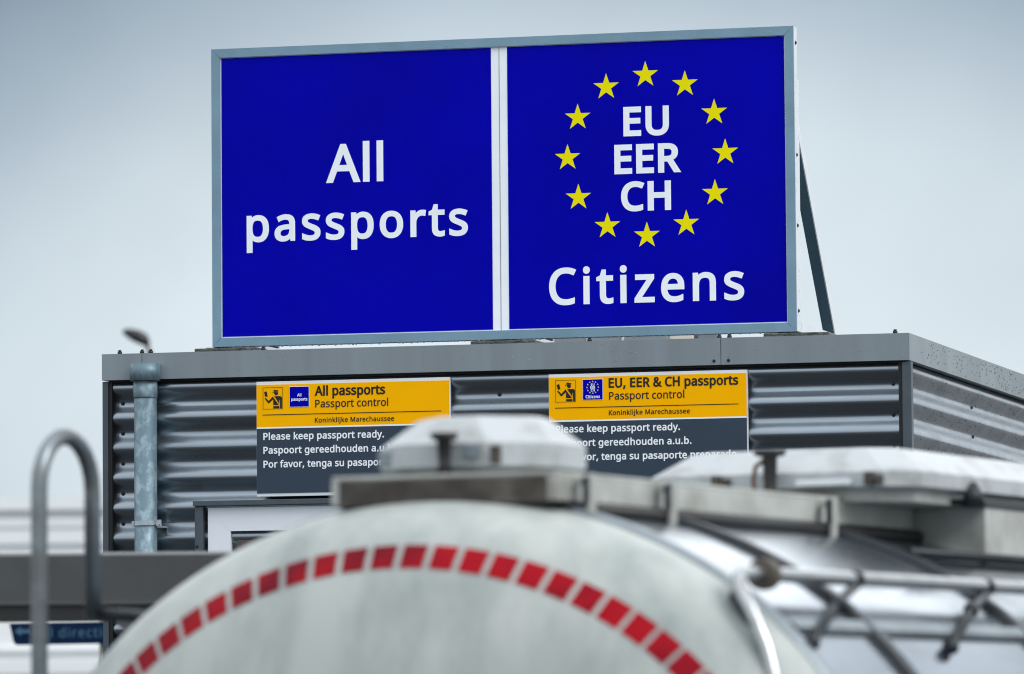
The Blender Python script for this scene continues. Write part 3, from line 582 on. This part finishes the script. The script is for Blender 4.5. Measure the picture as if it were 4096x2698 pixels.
# three support frames behind the panel
for x1 in (-.4870, -1.595, -2.703):
    xr = S(x1); xl = xr - .045
    sf = MB().box(xr - .036, xr - .0005, Y(.406), Y(.446), .041, .985, bev=.001).build('support_frame', M['alu'], sign)
    # brace: angle profile, front leg coloured dark for shade, side leg bright for light
    def bp(y, z, dx): return (xr + dx, y, z)
    top, bot = Vector((0, Y(.432), .775)), Vector((0, Y(1.075), .085))
    d = (bot - top).normalized(); nn = Vector((0, -d.z, d.y))
    if nn.y > 0: nn = -nn
    def quad(pts, t, w0, w1):
        pass
    g = MB()
    A_, B_ = top - d * .01, bot
    def pr(c0, c1):     # bar with section corners (dx, dn)
        ra = [A_ + Vector((c[0], 0, 0)) + nn * c[1] for c in ((c0[0], c0[1]), (c1[0], c0[1]), (c1[0], c1[1]), (c0[0], c1[1]))]
        rb = [B_ + Vector((c[0], 0, 0)) + nn * c[1] for c in ((c0[0], c0[1]), (c1[0], c0[1]), (c1[0], c1[1]), (c0[0], c1[1]))]
        ra = [Vector((xr, 0, 0)) + p for p in ra]; rb = [Vector((xr, 0, 0)) + p for p in rb]
        g.loft([ra, rb])
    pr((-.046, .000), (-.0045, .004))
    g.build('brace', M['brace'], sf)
    g = MB(); pr((-.004, -.040), (0, .0045))
    g.build('brace_flange', M['alu'], sf)
    g = MB(); g.box(xr - .040, xr - .002, Y(.447), Y(1.11), .008, .012); g.box(xr - .0035, xr, Y(.447), Y(1.11), .0125, .080)
    g.tube([(xr - .02, Y(1.09), .012), (xr - .02, Y(1.09), .03)], .008, n=6)
    g.build('base_rail', M['alu'], sf)
    MB().box(xr - .075, xr + .012, Y(.362), Y(.446), .0345, .0405, bev=.001).build('foot_pad', M['black'], sf)
# rain hanging from the lower edge and standing on the frame
g = MB(); rr = random.Random(3)
x = SX0 + .01
while x < SX1 - .01:
    r = rr.uniform(.0022, .0048)
    g.ball((x, FY0 + rr.uniform(.003, .012), SZ0 - r * .4), r, (1.1, 1, .9), 8)
    x += rr.uniform(.012, .034)
for k in range(70):
    r = rr.uniform(.0014, .0026)
    g.ball((rr.uniform(SX0, SX1), FY0, SZ1 - rr.uniform(.002, .03)), r, (1, .5, 1.4), 7)
for k in range(60):
    r = rr.uniform(.0014, .0024)
    g.ball((SX1 + .0015, rr.uniform(FY0 + .004, FY1), rr.uniform(SZ0, SZ1)), r, (.5, 1, 1.3), 7)
wd_ = g.build('water_drops', M['drop'], sign); wd_['kind'] = 'stuff'
g = MB(); rr = random.Random(5)
for k in range(90):
    r = rr.uniform(.0014, .0028)
    g.ball((rr.uniform(-BW + .02, -.02), -.0003, Z - rr.uniform(.008, .09)), r, (1, .5, 1.3), 7)
wd_ = g.build('water_drops', M['drop'], booth); wd_['kind'] = 'stuff'
g = MB()
for k in range(170):
    r = rr.uniform(.0015, .0042)
    y = .05 + 2.6 * rr.random() ** .6
    g.ball((.0006, y, Z - rr.uniform(.008, .09)), r, (.4, 1.5, .9), 7)
for k in range(420):
    r = rr.uniform(.0015, .0036); y = rr.uniform(.08, 2.6); zz0 = -.157 - .1128 * rr.randrange(0, 4) + rr.uniform(-.026, .026)
    c_ = math.cos(2 * math.pi * (zz0 + .184) / .1128)
    g.ball((-.018 - .0155 * (1 + c_), y, Z + zz0), r, (.6, 1.4, .7), 6)
wd_ = g.build('water_drops', M['wetdrop'], booth); wd_['kind'] = 'stuff'

# paving slabs as ballast under the feet
for x0, lab in ((-2.805, 'dark wet concrete slab beneath the All passports half of the roof sign'),
                (-1.722, 'dark wet concrete slab beneath the middle joint of the roof sign'),
                (-.602, 'dark wet concrete slab beneath the Citizens half of the roof sign')):
    sl_ = MB().box(0, .246, 0, .23, 0, .0335, bev=.004)
    o = sl_.build('concrete_slab', M['slab'])
    o['label'] = lab; o['category'] = 'slab'; o['group'] = 'concrete slabs under the roof sign'
    o.location = bloc(x0, .30, Z + .0005); o.rotation_euler = (0, 0, YAW)

# blurred plant on the far part of the roof
ru = thing('rooftop_unit', 'low grey panelled unit on the booth roof behind the blue sign', 'roof unit', bloc(-1.85, 3.1, Z), YAW)
MB().box(-.60, .235, 0, .45, 0, .30, bev=.006).build('casing', M['unit'], ru)
for x in (-.42, -.267, -.115, .038):
    MB().box(x, x + .008, -.006, .001, .02, .29).build('seam', M['alu'], ru)
MB().box(.2355, .345, .02, .40, 0, .27, bev=.006).build('duct_cover', M['cream'], ru)
MB().box(.3455, .362, .02, .40, 0, .28, bev=.003).build('end_plate', M['trim'], ru)

# ------------------------------------------------------------------ the two wall signs


def officer(parent, x0, z1, k, y):
    """passport officer pictogram; source units: 290 wide, k metres per unit"""
    def P(pts): return [(x0 + (px_ - 190) * k, z1 - (py_ - 258 + .026 * (px_ - 190)) * k) for px_, py_ in pts]
    g = MB()
    o, i = 0.0, 4.5
    for pts in ([(190, 258), (480, 258), (480, 262), (190, 262)], [(190, 561), (480, 561), (480, 565), (190, 565)],
                [(190, 262.2), (194, 262.2), (194, 560.8), (190, 560.8)], [(476, 262.2), (480, 262.2), (480, 560.8), (476, 560.8)]):
        g.prism([(x0 + (a - 190) * k, z1 - (b - 258) * k) for a, b in pts], y, y + .0007)
    g.prism(P([(347, 288), (417, 297), (410, 312), (352, 310)]), y, y + .0007)
    g.prism(P([(350, 313), (411, 315), (409, 321), (353, 318.5), (338, 331), (326, 333), (336, 319)]), y, y + .0007)
    g.prism(P([(352, 321.5), (409, 324), (413, 338), (408, 354), (397, 363), (384, 366), (366, 358), (355, 342)]), y, y + .0007)
    g.prism(P([(207, 322), (228, 316), (231, 306), (247, 318), (260, 381), (224, 389)]), y, y + .0007)
    g.prism(P([(215, 411), (232, 403), (274, 447), (330, 388), (340, 381), (340, 423), (276, 483), (264, 474)]), y, y + .0007)
    # torso in pieces, leaving the sash and the belt free
    g.prism(P([(341, 395), (424, 503), (342, 505)]), y, y + .0007)
    g.prism(P([(357, 380), (440, 377), (460, 383), (469, 402), (469, 548), (441, 549), (440.5, 430), (431, 430), (430.5, 486)]), y, y + .0007)
    g.prism(P([(342, 520), (430, 518), (431, 549), (342, 551)]), y, y + .0007)
    return g.build('pictogram', M['ink'], parent)


def wall_sign(label, x0, x1, kind):
    t = thing('wall_sign', label, 'sign', bloc((x0 + x1) / 2, .022, Z - .55), YAW, group='yellow and slate wall signs on the booth')
    ox = (x0 + x1) / 2

    def X(x): return x - ox

    def ZZ(z): return z + .55
    yb = -.022
    MB().box(X(x0), X(x1), yb + .002, yb + .021, ZZ(-.546), ZZ(-.1185), bev=.001).build('frame', M['alu'], t)
    MB().box(X(x0) + .0012, X(x1) - .0022, yb, yb + .0016, ZZ(-.2878), ZZ(-.1300)).build('header_panel', M['amber'], t)
    MB().box(X(x0) + .0012, X(x1) - .0022, yb, yb + .0016, ZZ(-.2935), ZZ(-.2880)).build('divider', M['letter'], t)
    MB().box(X(x0) + .0012, X(x1) - .0022, yb, yb + .0016, ZZ(-.5340), ZZ(-.2937)).build('text_panel', M['slate'], t)
    ly = yb - .0009
    MB().box(X(x0) + .0245, X(x1) - .0325, ly, ly + .0007, ZZ(-.2438), ZZ(-.2410)).build('rule', M['ink'], t)
    k = .0765 / 290
    officer(t, X(x0) + .0262, ZZ(-.1402), k, ly)
    bx0, bz1 = X(x0) + .1290, ZZ(-.1390)
    bw = .0767
    MB().box(bx0, bx0 + bw, ly - .0003, ly + .0007, bz1 - bw, bz1).build('badge_border', M['letter'], t)
    b = MB().box(bx0 + .0014, bx0 + bw - .0014, ly - .0009, ly - .0003, bz1 - bw + .0014, bz1 - .0014).build('badge', M['blue'], t)
    by = ly - .0013
    tx = X(x0) + .2272
    if kind == 'all':
        lettering('All', bx0 + .0305, bx0 + .0465, bz1 - .0372, .0142, 28, .95, by, M['letter'], b, thick=.0006)
        lettering('passports', bx0 + .0075, bx0 + .0695, bz1 - .0530, .0142, 28, .95, by, M['letter'], b, thick=.0006)
        lettering('All passports', tx, X(-1.9685), ZZ(-.1742), .0470, 33, .93, ly, M['ink'], t, 'bold black heading')
        lettering('Passport control', tx + .0015, X(-1.957), ZZ(-.2186), .0388, 13, .93, ly, M['ink'], t)
        lettering('Koninklijke Marechaussee', tx, X(-1.935), ZZ(-.2747), .0244, 16, .96, ly, M['ink'], t)
    else:
        for i in range(12):
            a = R(30 * i)
            MB().prism(star_pts(bx0 + bw / 2 + .0215 * math.sin(a), bz1 - .0307 + .0215 * math.cos(a), .0036), by, by + .0004).build('star', M['yellow'], b)
        lettering('EU', bx0 + .0318, bx0 + .0448, bz1 - .0253, .0118, 30, .9, by, M['letter'], b, thick=.0006)
        lettering('EER', bx0 + .0292, bx0 + .0474, bz1 - .0353, .0118, 30, .9, by, M['letter'], b, thick=.0006)
        lettering('CH', bx0 + .0312, bx0 + .0455, bz1 - .0453, .0118, 30, .9, by, M['letter'], b, thick=.0006)
        lettering('Citizens', bx0 + .0115, bx0 + .0652, bz1 - .0700, .0145, 28, .95, by, M['letter'], b, thick=.0006)
        lettering('EU, EER & CH passports', tx, X(-.6327), ZZ(-.1712), .0458, 33, .93, ly, M['ink'], t, 'bold black heading')
        lettering('Passport control', tx + .0012, X(-.8343), ZZ(-.2160), .0388, 13, .93, ly, M['ink'], t)
        lettering('Koninklijke Marechaussee', tx, X(-.8141), ZZ(-.2724), .0244, 16, .96, ly, M['ink'], t)
    sx = X(x0) + .0268
    for body, xe, z in (('Please keep passport ready.', .4932, -.3350), ('Paspoort gereedhouden a.u.b.', .5356, -.3863), ('Por favor, tenga su pasaporte preparado.', .7120, -.4382)):
        lettering(body, sx, X(x0) + xe, ZZ(z + (.0 if kind == 'all' else .0025)), .0346, 24, .98, ly, M['letter'], t)
    return t


wall_sign('yellow and slate wall sign headed All passports, nearest the downpipe', -2.4672, -1.7216, 'all')
wall_sign('yellow and slate wall sign headed EU, EER & CH passports, nearest the booth corner', -1.3450, -.6004, 'eu')

# ------------------------------------------------------------------ tank trailer (local: x sideways, y forward away from the camera, z from the ground)
TZ = 1.74
TA, TB, TL = 1.071, .903, 5.6
DISH, DQ = .369, 2.361
tank = thing('tank_trailer', 'pale tank trailer with an arc of red reflective dashes on its rounded end', 'tank trailer', (-.151, 12.6, 0), -R(25))


def ell(phi, s=1.0, off=0.0):
    x, z = TA * s * math.cos(phi), TB * s * math.sin(phi)
    if off:
        n = Vector((math.cos(phi) / TA, math.sin(phi) / TB)).normalized()
        x += n.x * off; z += n.y * off
    return x, z


def dish_pt(s, phi, off=0.0):
    g_ = DISH * (1 - s ** DQ) ** (1 / DQ)
    x, z = ell(phi, s)
    p = Vector((x, -g_, TZ + z))
    if off:
        e = 1e-3
        def q(ss, pp):
            xx, zz_ = ell(pp, ss); return Vector((xx, -DISH * (1 - min(ss, .99999) ** DQ) ** (1 / DQ), TZ + zz_))
        n = (q(s + e, phi) - q(s - e, phi)).cross(q(s, phi + e) - q(s, phi - e)).normalized()
        if n.y > 0: n = -n
        p += n * off
    return p


NP = 128
ph = [2 * math.pi * i / NP for i in range(NP)]
# rounded end
g = MB()
ss = [math.sin(math.pi / 2 * i / 28) for i in range(1, 29)]
ss[-1] = 1.0
rings = [[dish_pt(s, p) for p in ph] for s in ss]
rings.append([Vector((*[ell(p)[0]], .03, TZ + ell(p)[1])) for p in ph])
g.loft(rings, caps=(True, False), smooth=True)
end = g.build('rounded_end', M['dish'], tank)
# red dashes on it
for k in range(-2, 24):
    phi = R(88.0 - 4.55 * (k - 10.0) + 0.0)
    g = MB(); rows = []
    e = 1e-3; s0 = .851
    ps = (dish_pt(s0 + e, phi) - dish_pt(s0 - e, phi)) / (2 * e); pf = (dish_pt(s0, phi + e) - dish_pt(s0, phi - e)) / (2 * e)
    tt = pf.normalized(); oo = (ps - tt * ps.dot(tt)).normalized()      # along the arc and square to it
    for i in range(5):
        row = []
        for q in (-1, -.5, 0, .5, 1):
            du, dv = (-1 + i * .5) * .0284, q * .0305
            ds = dv / ps.dot(oo); dp_ = (du - ds * ps.dot(tt)) / pf.dot(tt)
            row.append(dish_pt(s0 + ds, phi + dp_, .0016))
        rows.append(row)
    g.loft(rows, closed=False, smooth=True)
    g.build('reflective_dash', M['red'], tank)
# cladding
g = MB()
g.loft([[Vector((ell(p)[0], y, TZ + ell(p)[1])) for p in ph] for y in [.032 + (TL - .032) * i / 14 for i in range(15)]], caps=(False, True), smooth=True)
g.build('cladding', M['shell'], tank)


def strap(y, w_, h_, material, name='strap', off=.002):
    g = MB()
    def sec(p):
        out = []
        for dy_, o_ in ((-w_ / 2, off), (-w_ * .3, off + h_), (w_ * .3, off + h_), (w_ / 2, off)):
            x, z = ell(p, 1.0, o_); out.append(Vector((x, y + dy_, TZ + z)))
        return out
    secs = [sec(p) for p in ph]; secs.append(secs[0])
    g.loft([[s[i] for s in secs[:-1]] for i in range(4)], closed=True, caps=(False, False), smooth=False)
    return g.build(name, material, tank)


strap(.030, .05, .010, M['strip'], 'seam_ring')
for y in (.52, 1.535, 2.55, 3.57, 4.6):
    strap(y, .045, .014, M['band'])
    strap(y + .05, .012, .008, M['strip'])
# lengthwise strip on the flank
for sgn in (1, -1):
    pc = R(42.3) if sgn > 0 else R(180 - 42.3)
    g = MB()
    for y0 in (0,):
        rows = []
        for dp_, o_ in ((-.022, .003), (-.016, .014), (.016, .014), (.022, .003)):
            x, z = ell(pc + dp_, 1, o_)
            rows.append([Vector((x, y, TZ + z)) for y in (.06, TL)])
        g.loft(rows, closed=False)
    g.build('flank_strip', M['strip'], tank)

# walkway tray with legs
g = MB()
tx0, tx1, ty0, ty1, tz0, tz1 = -.248, .300, -.07, 2.10, TZ + .890, TZ + .955
g.box(tx0, tx1, ty0 + .003, ty1, tz1 - .010, tz1, bev=.003)
g.box(tx1 - .02, tx1 + .003, ty0, ty1, tz0, tz1 - .0105, bev=.003)
g.box(tx0, tx0 + .02, ty0, ty1, tz0, tz1 - .0105, bev=.003)
tray = g.build('walkway', M['tray'], tank)
MB().box(tx0 + .0205, tx1 - .0205, ty0 - .002, ty0 + .02, tz0 - .004, tz1 - .0108, bev=.003).build('end_board', M['grime'], tray)
MB().box(tx0 + .03, tx1 - .022, ty0 + .03, ty1 - .03, tz0 - .045, tz0 + .03).build('tray_shade', M['black'], tray)  # added black block, stands in for the shade between walkway and tank
for y in (.03, .48, 1.46):
    for x in (tx1 + .036, tx0 - .012):
        zz_ = TZ + TB * math.sqrt(1 - (x / TA) ** 2)
        MB().box(x, x + .010, y - .016, y + .016, zz_ - .01, tz1 - .004, bev=.002).box(tx1 if x > 0 else x, x + .0099 if x > 0 else tx0, y - .015, y + .015, tz1 - .03, tz1 - .014).build('leg', M['tray'], tray)
        MB().box(x - .001, x + .009, y - .032, y - .0165, tz0 - .002, tz1 - .012).build('leg_clamp', M['band'], tray)
MB().box(tx1 - .047, tx1 + .0015, ty0 + .10, ty1 - .01, TZ + .855, tz0 - .0005).build('tray_shade', M['black'], tray)  # added black strip, stands in for shade below the walkway edge
MB().tube([(tx1 + .019, ty0 + .09, TZ + .872), (tx1 + .019, 1.0, TZ + .873), (tx1 + .019, ty1 - .01, TZ + .872)], .0155, n=12).build('dark_band_tube', M['black'], tray)  # tube added in black to deepen the dark band under the walkway
# brown grime brackets at the left of the tray front
MB().box(tx0 + .02, tx0 + .05, ty0 + .02, ty0 + .05, TZ + .84, tz0 - .005).build('stay', M['band'], tray)


def manlid(name, x0, x1, y0, y1, ch, zr0, zr1, zt, ins):
    def octo(d, z): return [Vector((px_, py_, z)) for px_, py_ in (
        (x0 + ch, y0 + d), (x1 - ch, y0 + d), (x1 - d, y0 + ch), (x1 - d, y1 - ch), (x1 - ch, y1 - d), (x0 + ch, y1 - d), (x0 + d, y1 - ch), (x0 + d, y0 + ch))]
    def octo2(d, z):
        c = ch * (1 - d / max(x1 - x0, .1))
        return [Vector((px_, py_, z)) for px_, py_ in (
            (x0 + d + c, y0 + d), (x1 - d - c, y0 + d), (x1 - d, y0 + d + c), (x1 - d, y1 - d - c), (x1 - d - c, y1 - d), (x0 + d + c, y1 - d), (x0 + d, y1 - d - c), (x0 + d, y0 + d + c))]
    g = MB()
    g.loft([octo2(.012, zr0), octo2(0, zr0 + .006), octo2(0, zr1 - .004), octo2(.006, zr1), octo2(ins, zt - .004), octo2(ins + .012, zt)])
    lid = g.build(name, M['lid'], tank)
    g = MB(); g.loft([octo2(.03, zr0 - .03), octo2(.03, zr0 - .0005)])
    g.build('lid_collar', M['tray'], lid)
    return lid


lid1 = manlid('manlid', -.215, .215, .0, .40, .115, TZ + .968, TZ + 1.030, TZ + 1.090, .068)
lid2 = manlid('manlid', -.235, .490, 1.60, 3.60, .075, TZ + .975, TZ + 1.022, TZ + 1.079, .080)


def valve(lid, x, y, z0, z1, rs, rc):
    g = MB()
    g.tube([(x, y, z0), (x, y, z0 + .02), (x, y, z1 - .018), (x, y, z1 - .014)], [rs * 1.15, rs * .8, rs, rs * 1.3], n=14)
    g.tube([(x, y, z1 - .016), (x, y, z1 - .010), (x, y, z1)], [rs * 1.6, rc, rc * 1.02], n=16)
    return g.build('vent_valve', M['black'], lid)


valve(lid1, .012, -.028, TZ + .957, TZ + 1.048, .017, .030)
MB().box(.05, .085, -.014, .0, TZ + .99, TZ + 1.022, bev=.004).build('latch', M['strip'], lid1)
MB().box(.115, .14, -.014, .0, TZ + .975, TZ + 1.018, bev=.004).build('latch', M['grime'], lid1)
MB().box(-.16, -.13, -.014, .0, TZ + .975, TZ + 1.012, bev=.004).build('latch', M['strip'], lid1)
valve(lid2, .135, 1.56, TZ + .955, TZ + 1.074, .019, .040)
g = MB(); g.tube([(.095, 1.565, TZ + .955), (.088, 1.565, TZ + 1.0), (.095, 1.565, TZ + 1.035), (.115, 1.565, TZ + 1.048)], .006, n=8)
g.build('hinge_hook', M['rust'], lid2)
for x in (-.03, .375):
    g = MB(); g.box(x, x + .022, 1.575, 1.60, TZ + .982, TZ + 1.016, bev=.003); g.box(x + .03, x + .045, 1.58, 1.60, TZ + .986, TZ + 1.008, bev=.003)
    g.build('latch', M['grime'], lid2)
MB().box(.195, .335, 1.575, 1.598, TZ + .984, TZ + .998, bev=.003).build('grip_bar', M['alu'], lid2)
g = MB(); g.tube([(.520, 1.95, TZ + .94), (.520, 1.95, TZ + .975), (.520, 1.95, TZ + 1.0)], [.032, .022, .008], n=14)
g.build('vent_cone', M['band'], lid2)
# raised box under the second lid
MB().box(-.24, .495, 2.105, 3.6, TZ + .79, TZ + .944, bev=.006).build('lid_box', M['tray'], tank)
MB().box(.45, .50, 1.95, 3.6, TZ + .9445, TZ + .960).build('lid_gutter', M['band'], tank)
g = MB(); g.tube([(.50, 1.55, TZ + .815), (.50, 4.0, TZ + .815)], .012, n=10)
g.build('drain_pipe', M['band'], tank)

# folded handrail along the flank
g = MB()
RX, RZ = .735, TZ + .722
path = [(RX + .135, -.150, TZ + .34), (RX + .118, -.145, TZ + .45), (RX + .085, -.130, TZ + .56), (RX + .045, -.115, TZ + .640), (RX + .012, -.100, TZ + .690),
        (RX + .002, -.078, TZ + .715), (RX, -.05, RZ - .001), (RX, .0, RZ), (RX, 1.0, RZ + .004), (RX, 2.2, RZ + .006), (RX, 5.2, RZ + .008)]
path = [(RX + .25, -.13, TZ + -.1), (RX + .215, -.15, TZ + .12)] + path
g.tube(path, .0165, n=16)
hr = g.build('handrail', M['rail'], tank)
g = MB(); g.tube([(p[0] - .030, p[1] + .030, p[2] - .012) for p in path[:7]], .011, n=10); g.build('rail_dark_edge', M['band'], hr)  # thin dark tube giving the handrail a dark edge
g = MB(); g.tube([(RX, .045, RZ), (RX, .062, RZ), (RX, .085, RZ)], [.034, .036, .034], n=20); g.build('coupling', M['brown'], hr)
for yy in (.60, 1.45, 2.55, 3.57):
    g = MB(); g.tube([(RX, yy - .014, RZ + .002), (RX, yy + .014, RZ + .002)], .021, n=16)
    x2, z2 = ell(R(38.5), 1, .012)
    x3, z3 = ell(R(44.5), 1, .018)
    g.tube([(RX + .004, yy, RZ - .01), (x3 + .015, yy - .26, TZ + z3 + .015), (x2, yy - .54, TZ + z2)], .0115, n=8)
    g.ball((x3 + .017, yy - .26, TZ + z3 + .017), .020)
    g.ball((x2 + .002, yy - .54, TZ + z2 + .002), .018)
    g.build('folding_bracket', M['band'], hr)

# ladder grab hoop standing off the far flank
g = MB()
hx = -1.05
pts = [(hx, .030, .62), (hx, .030, TZ + .62), (hx, .030, TZ + .955)]
for i in range(1, 12):
    a = math.pi - math.pi * i / 12
    pts.append((hx, .155 + .125 * math.cos(a), TZ + .955 + .125 * math.sin(a)))
pts += [(hx, .280, TZ + .955), (hx, .280, TZ + .66)]
g.tube(pts, .0195, n=18)
hoop = g.build('ladder_hoop', M['hoop'], tank)
g = MB(); g.tube([(hx, .280, TZ + .672), (hx + .10, .29, TZ + .665), (-.73, .30, TZ + .62)], .014, n=10); g.build('hoop_stay', M['band'], hoop)
g = MB(); g.tube([(hx, .030, TZ - .45), (-.94, .06, TZ - .45)], .016, n=10); g.build('hoop_stay', M['band'], hoop)

# chassis and running gear below the picture
g = MB()
for x in (-.45, .45): g.box(x - .06, x + .06, .1, TL + .3, .72, .90, bev=.01)
for y in (.3, 1.8, 3.6, 5.2): g.box(-.85, .85, y - .06, y + .06, .74, .88, bev=.01)
g.box(-1.1, 1.1, -.25, -.12, .55, .72, bev=.015)
ch = g.build('chassis', M['band'], tank)
for y in (1.2, 2.5):
    for x in (-1.0, 1.0):
        g = MB(); s_ = 1 if x > 0 else -1
        g.tube([(x - .14, y, .46), (x - .12, y, .46), (x + .12, y, .46), (x + .14, y, .46)], [.40, .46, .46, .40], n=40)
        wh = g.build('wheel', M['rubber'], tank)
        g = MB(); g.tube([(x + s_ * .138, y, .46), (x + s_ * .15, y, .46)], [.27, .24], n=30); g.build('rim', M['steel'], wh)
    MB().tube([(-.85, y, .46), (.85, y, .46)], .05).build('axle', M['band'], tank)
for x in (-.9, .9):
    MB().box(x - .12, x + .12, -.262, -.25, .58, .69, bev=.01).build('tail_light', M['red'], tank)

# ------------------------------------------------------------------ height barrier between trailer and booth
bar = thing('height_barrier', 'grey steel height barrier beam crossing behind the tubular ladder hoop', 'height barrier', (-1.6, 15.5, 0), R(0.9))
g = MB()
g.prism([(-.01, 2.622), (.05, 2.632), (.12, 2.622), (.12, 2.500), (0, 2.500)], -2.2, 1.75, axis='x')
g.box(-2.2, 1.75, -.012, .13, 2.488, 2.4995)
g.build('beam', M['beam'], bar)
MB().prism([(-2.15, 2.487), (.512, 2.487), (.505, 2.444), (-2.15, 2.440)], .0, .12).build('clearance_board', M['black'], bar)
MB().prism([(.513, 2.487), (.80, 2.487), (.72, 2.40), (.56, 2.40), (.515, 2.435)], .01, .10).build('gusset', M['beam'], bar)
for x in (-2.1, 1.55):
    MB().box(x, x + .12, .0, .12, 0, 2.487, bev=.008).build('post', M['beam'], bar)

# ------------------------------------------------------------------ street sign beyond the booth
K_ = 34 / 29.0


def kz(z): return 2.1 + (z - 2.1) * K_


ds = thing('direction_sign', 'dark blue finger sign with arrow reading All directions, left of the booth', 'sign', (-2.2 * K_, 34.0, 0), 0)
MB().prism([(px_ * K_, kz(pz_)) for px_, pz_ in ((-.372, 2.734), (.75, 2.745), (.75, 2.632), (-.338, 2.622), (-.352, 2.64))], 0, .03).build('sign_face', M['navy'], ds)
lettering('All directions', -.235 * K_, .225 * K_, kz(2.660), .068 * K_, 8, .95, -.003, M['skytext'], ds, 'All directions')
g = MB()
g.prism([(px_ * K_, kz(pz_)) for px_, pz_ in ((-.345, 2.692), (-.312, 2.716), (-.312, 2.701), (-.262, 2.701), (-.262, 2.683), (-.312, 2.683), (-.312, 2.668))], -.003, -.001)
g.build('arrow', M['skytext'], ds)
for x in (.12, .72):
    MB().tube([(x, .06, 0), (x, .06, kz(2.78))], .025).build('pole', M['pole'], ds)

# ------------------------------------------------------------------ lamp and hall far behind
lp = thing('street_lamp', 'dark street lamp with a bent neck rising behind the roof edge', 'street lamp', (-3.506, 55, 0), 0)
MB().tube([(0, 0, 0), (0, 0, 3.0), (0, 0, 5.85)], [.07, .055, .036], n=12).build('pole', M['pole'], lp)
MB().tube([(0, 0, 5.85), (-.012, 0, 5.935), (-.042, 0, 6.005), (-.085, 0, 6.04)], .026, n=10).build('neck', M['pole'], lp)
g = MB()
g.loft([[Vector((x, .10 * math.cos(a) * k, z + (.082 if math.sin(a) > 0 else .058) * math.sin(a) * k)) for a in [2 * math.pi * i / 14 for i in range(14)]]
        for x, z, k in ((-.006, 6.005, .45), (-.035, 6.02, .95), (-.105, 6.05, 1.0), (-.185, 6.078, .85), (-.245, 6.105, .5), (-.268, 6.112, .2))], smooth=True)
g.build('lamp_head', M['lampgrey'], lp)

hall = thing('pale_hall', 'long pale grey clad hall far behind, left of the booth', 'building', (-14, 75, 0), R(-3))
MB().box(-30, 13.2, 0, 30, 0, 5.20).build('wall', M['hall'], hall)
MB().box(-30.1, 13.3, -.1, 30.1, 5.205, 5.38).build('roof_edge', M['hallband'], hall)
for z0, z1 in ((4.99, 5.04), (4.76, 4.94), (3.34, 3.40), (3.06, 3.24), (1.6, 1.75)):
    MB().box(-30, 13.2, -.05, -.002, z0, z1).build('cladding_band', M['hallband'], hall)
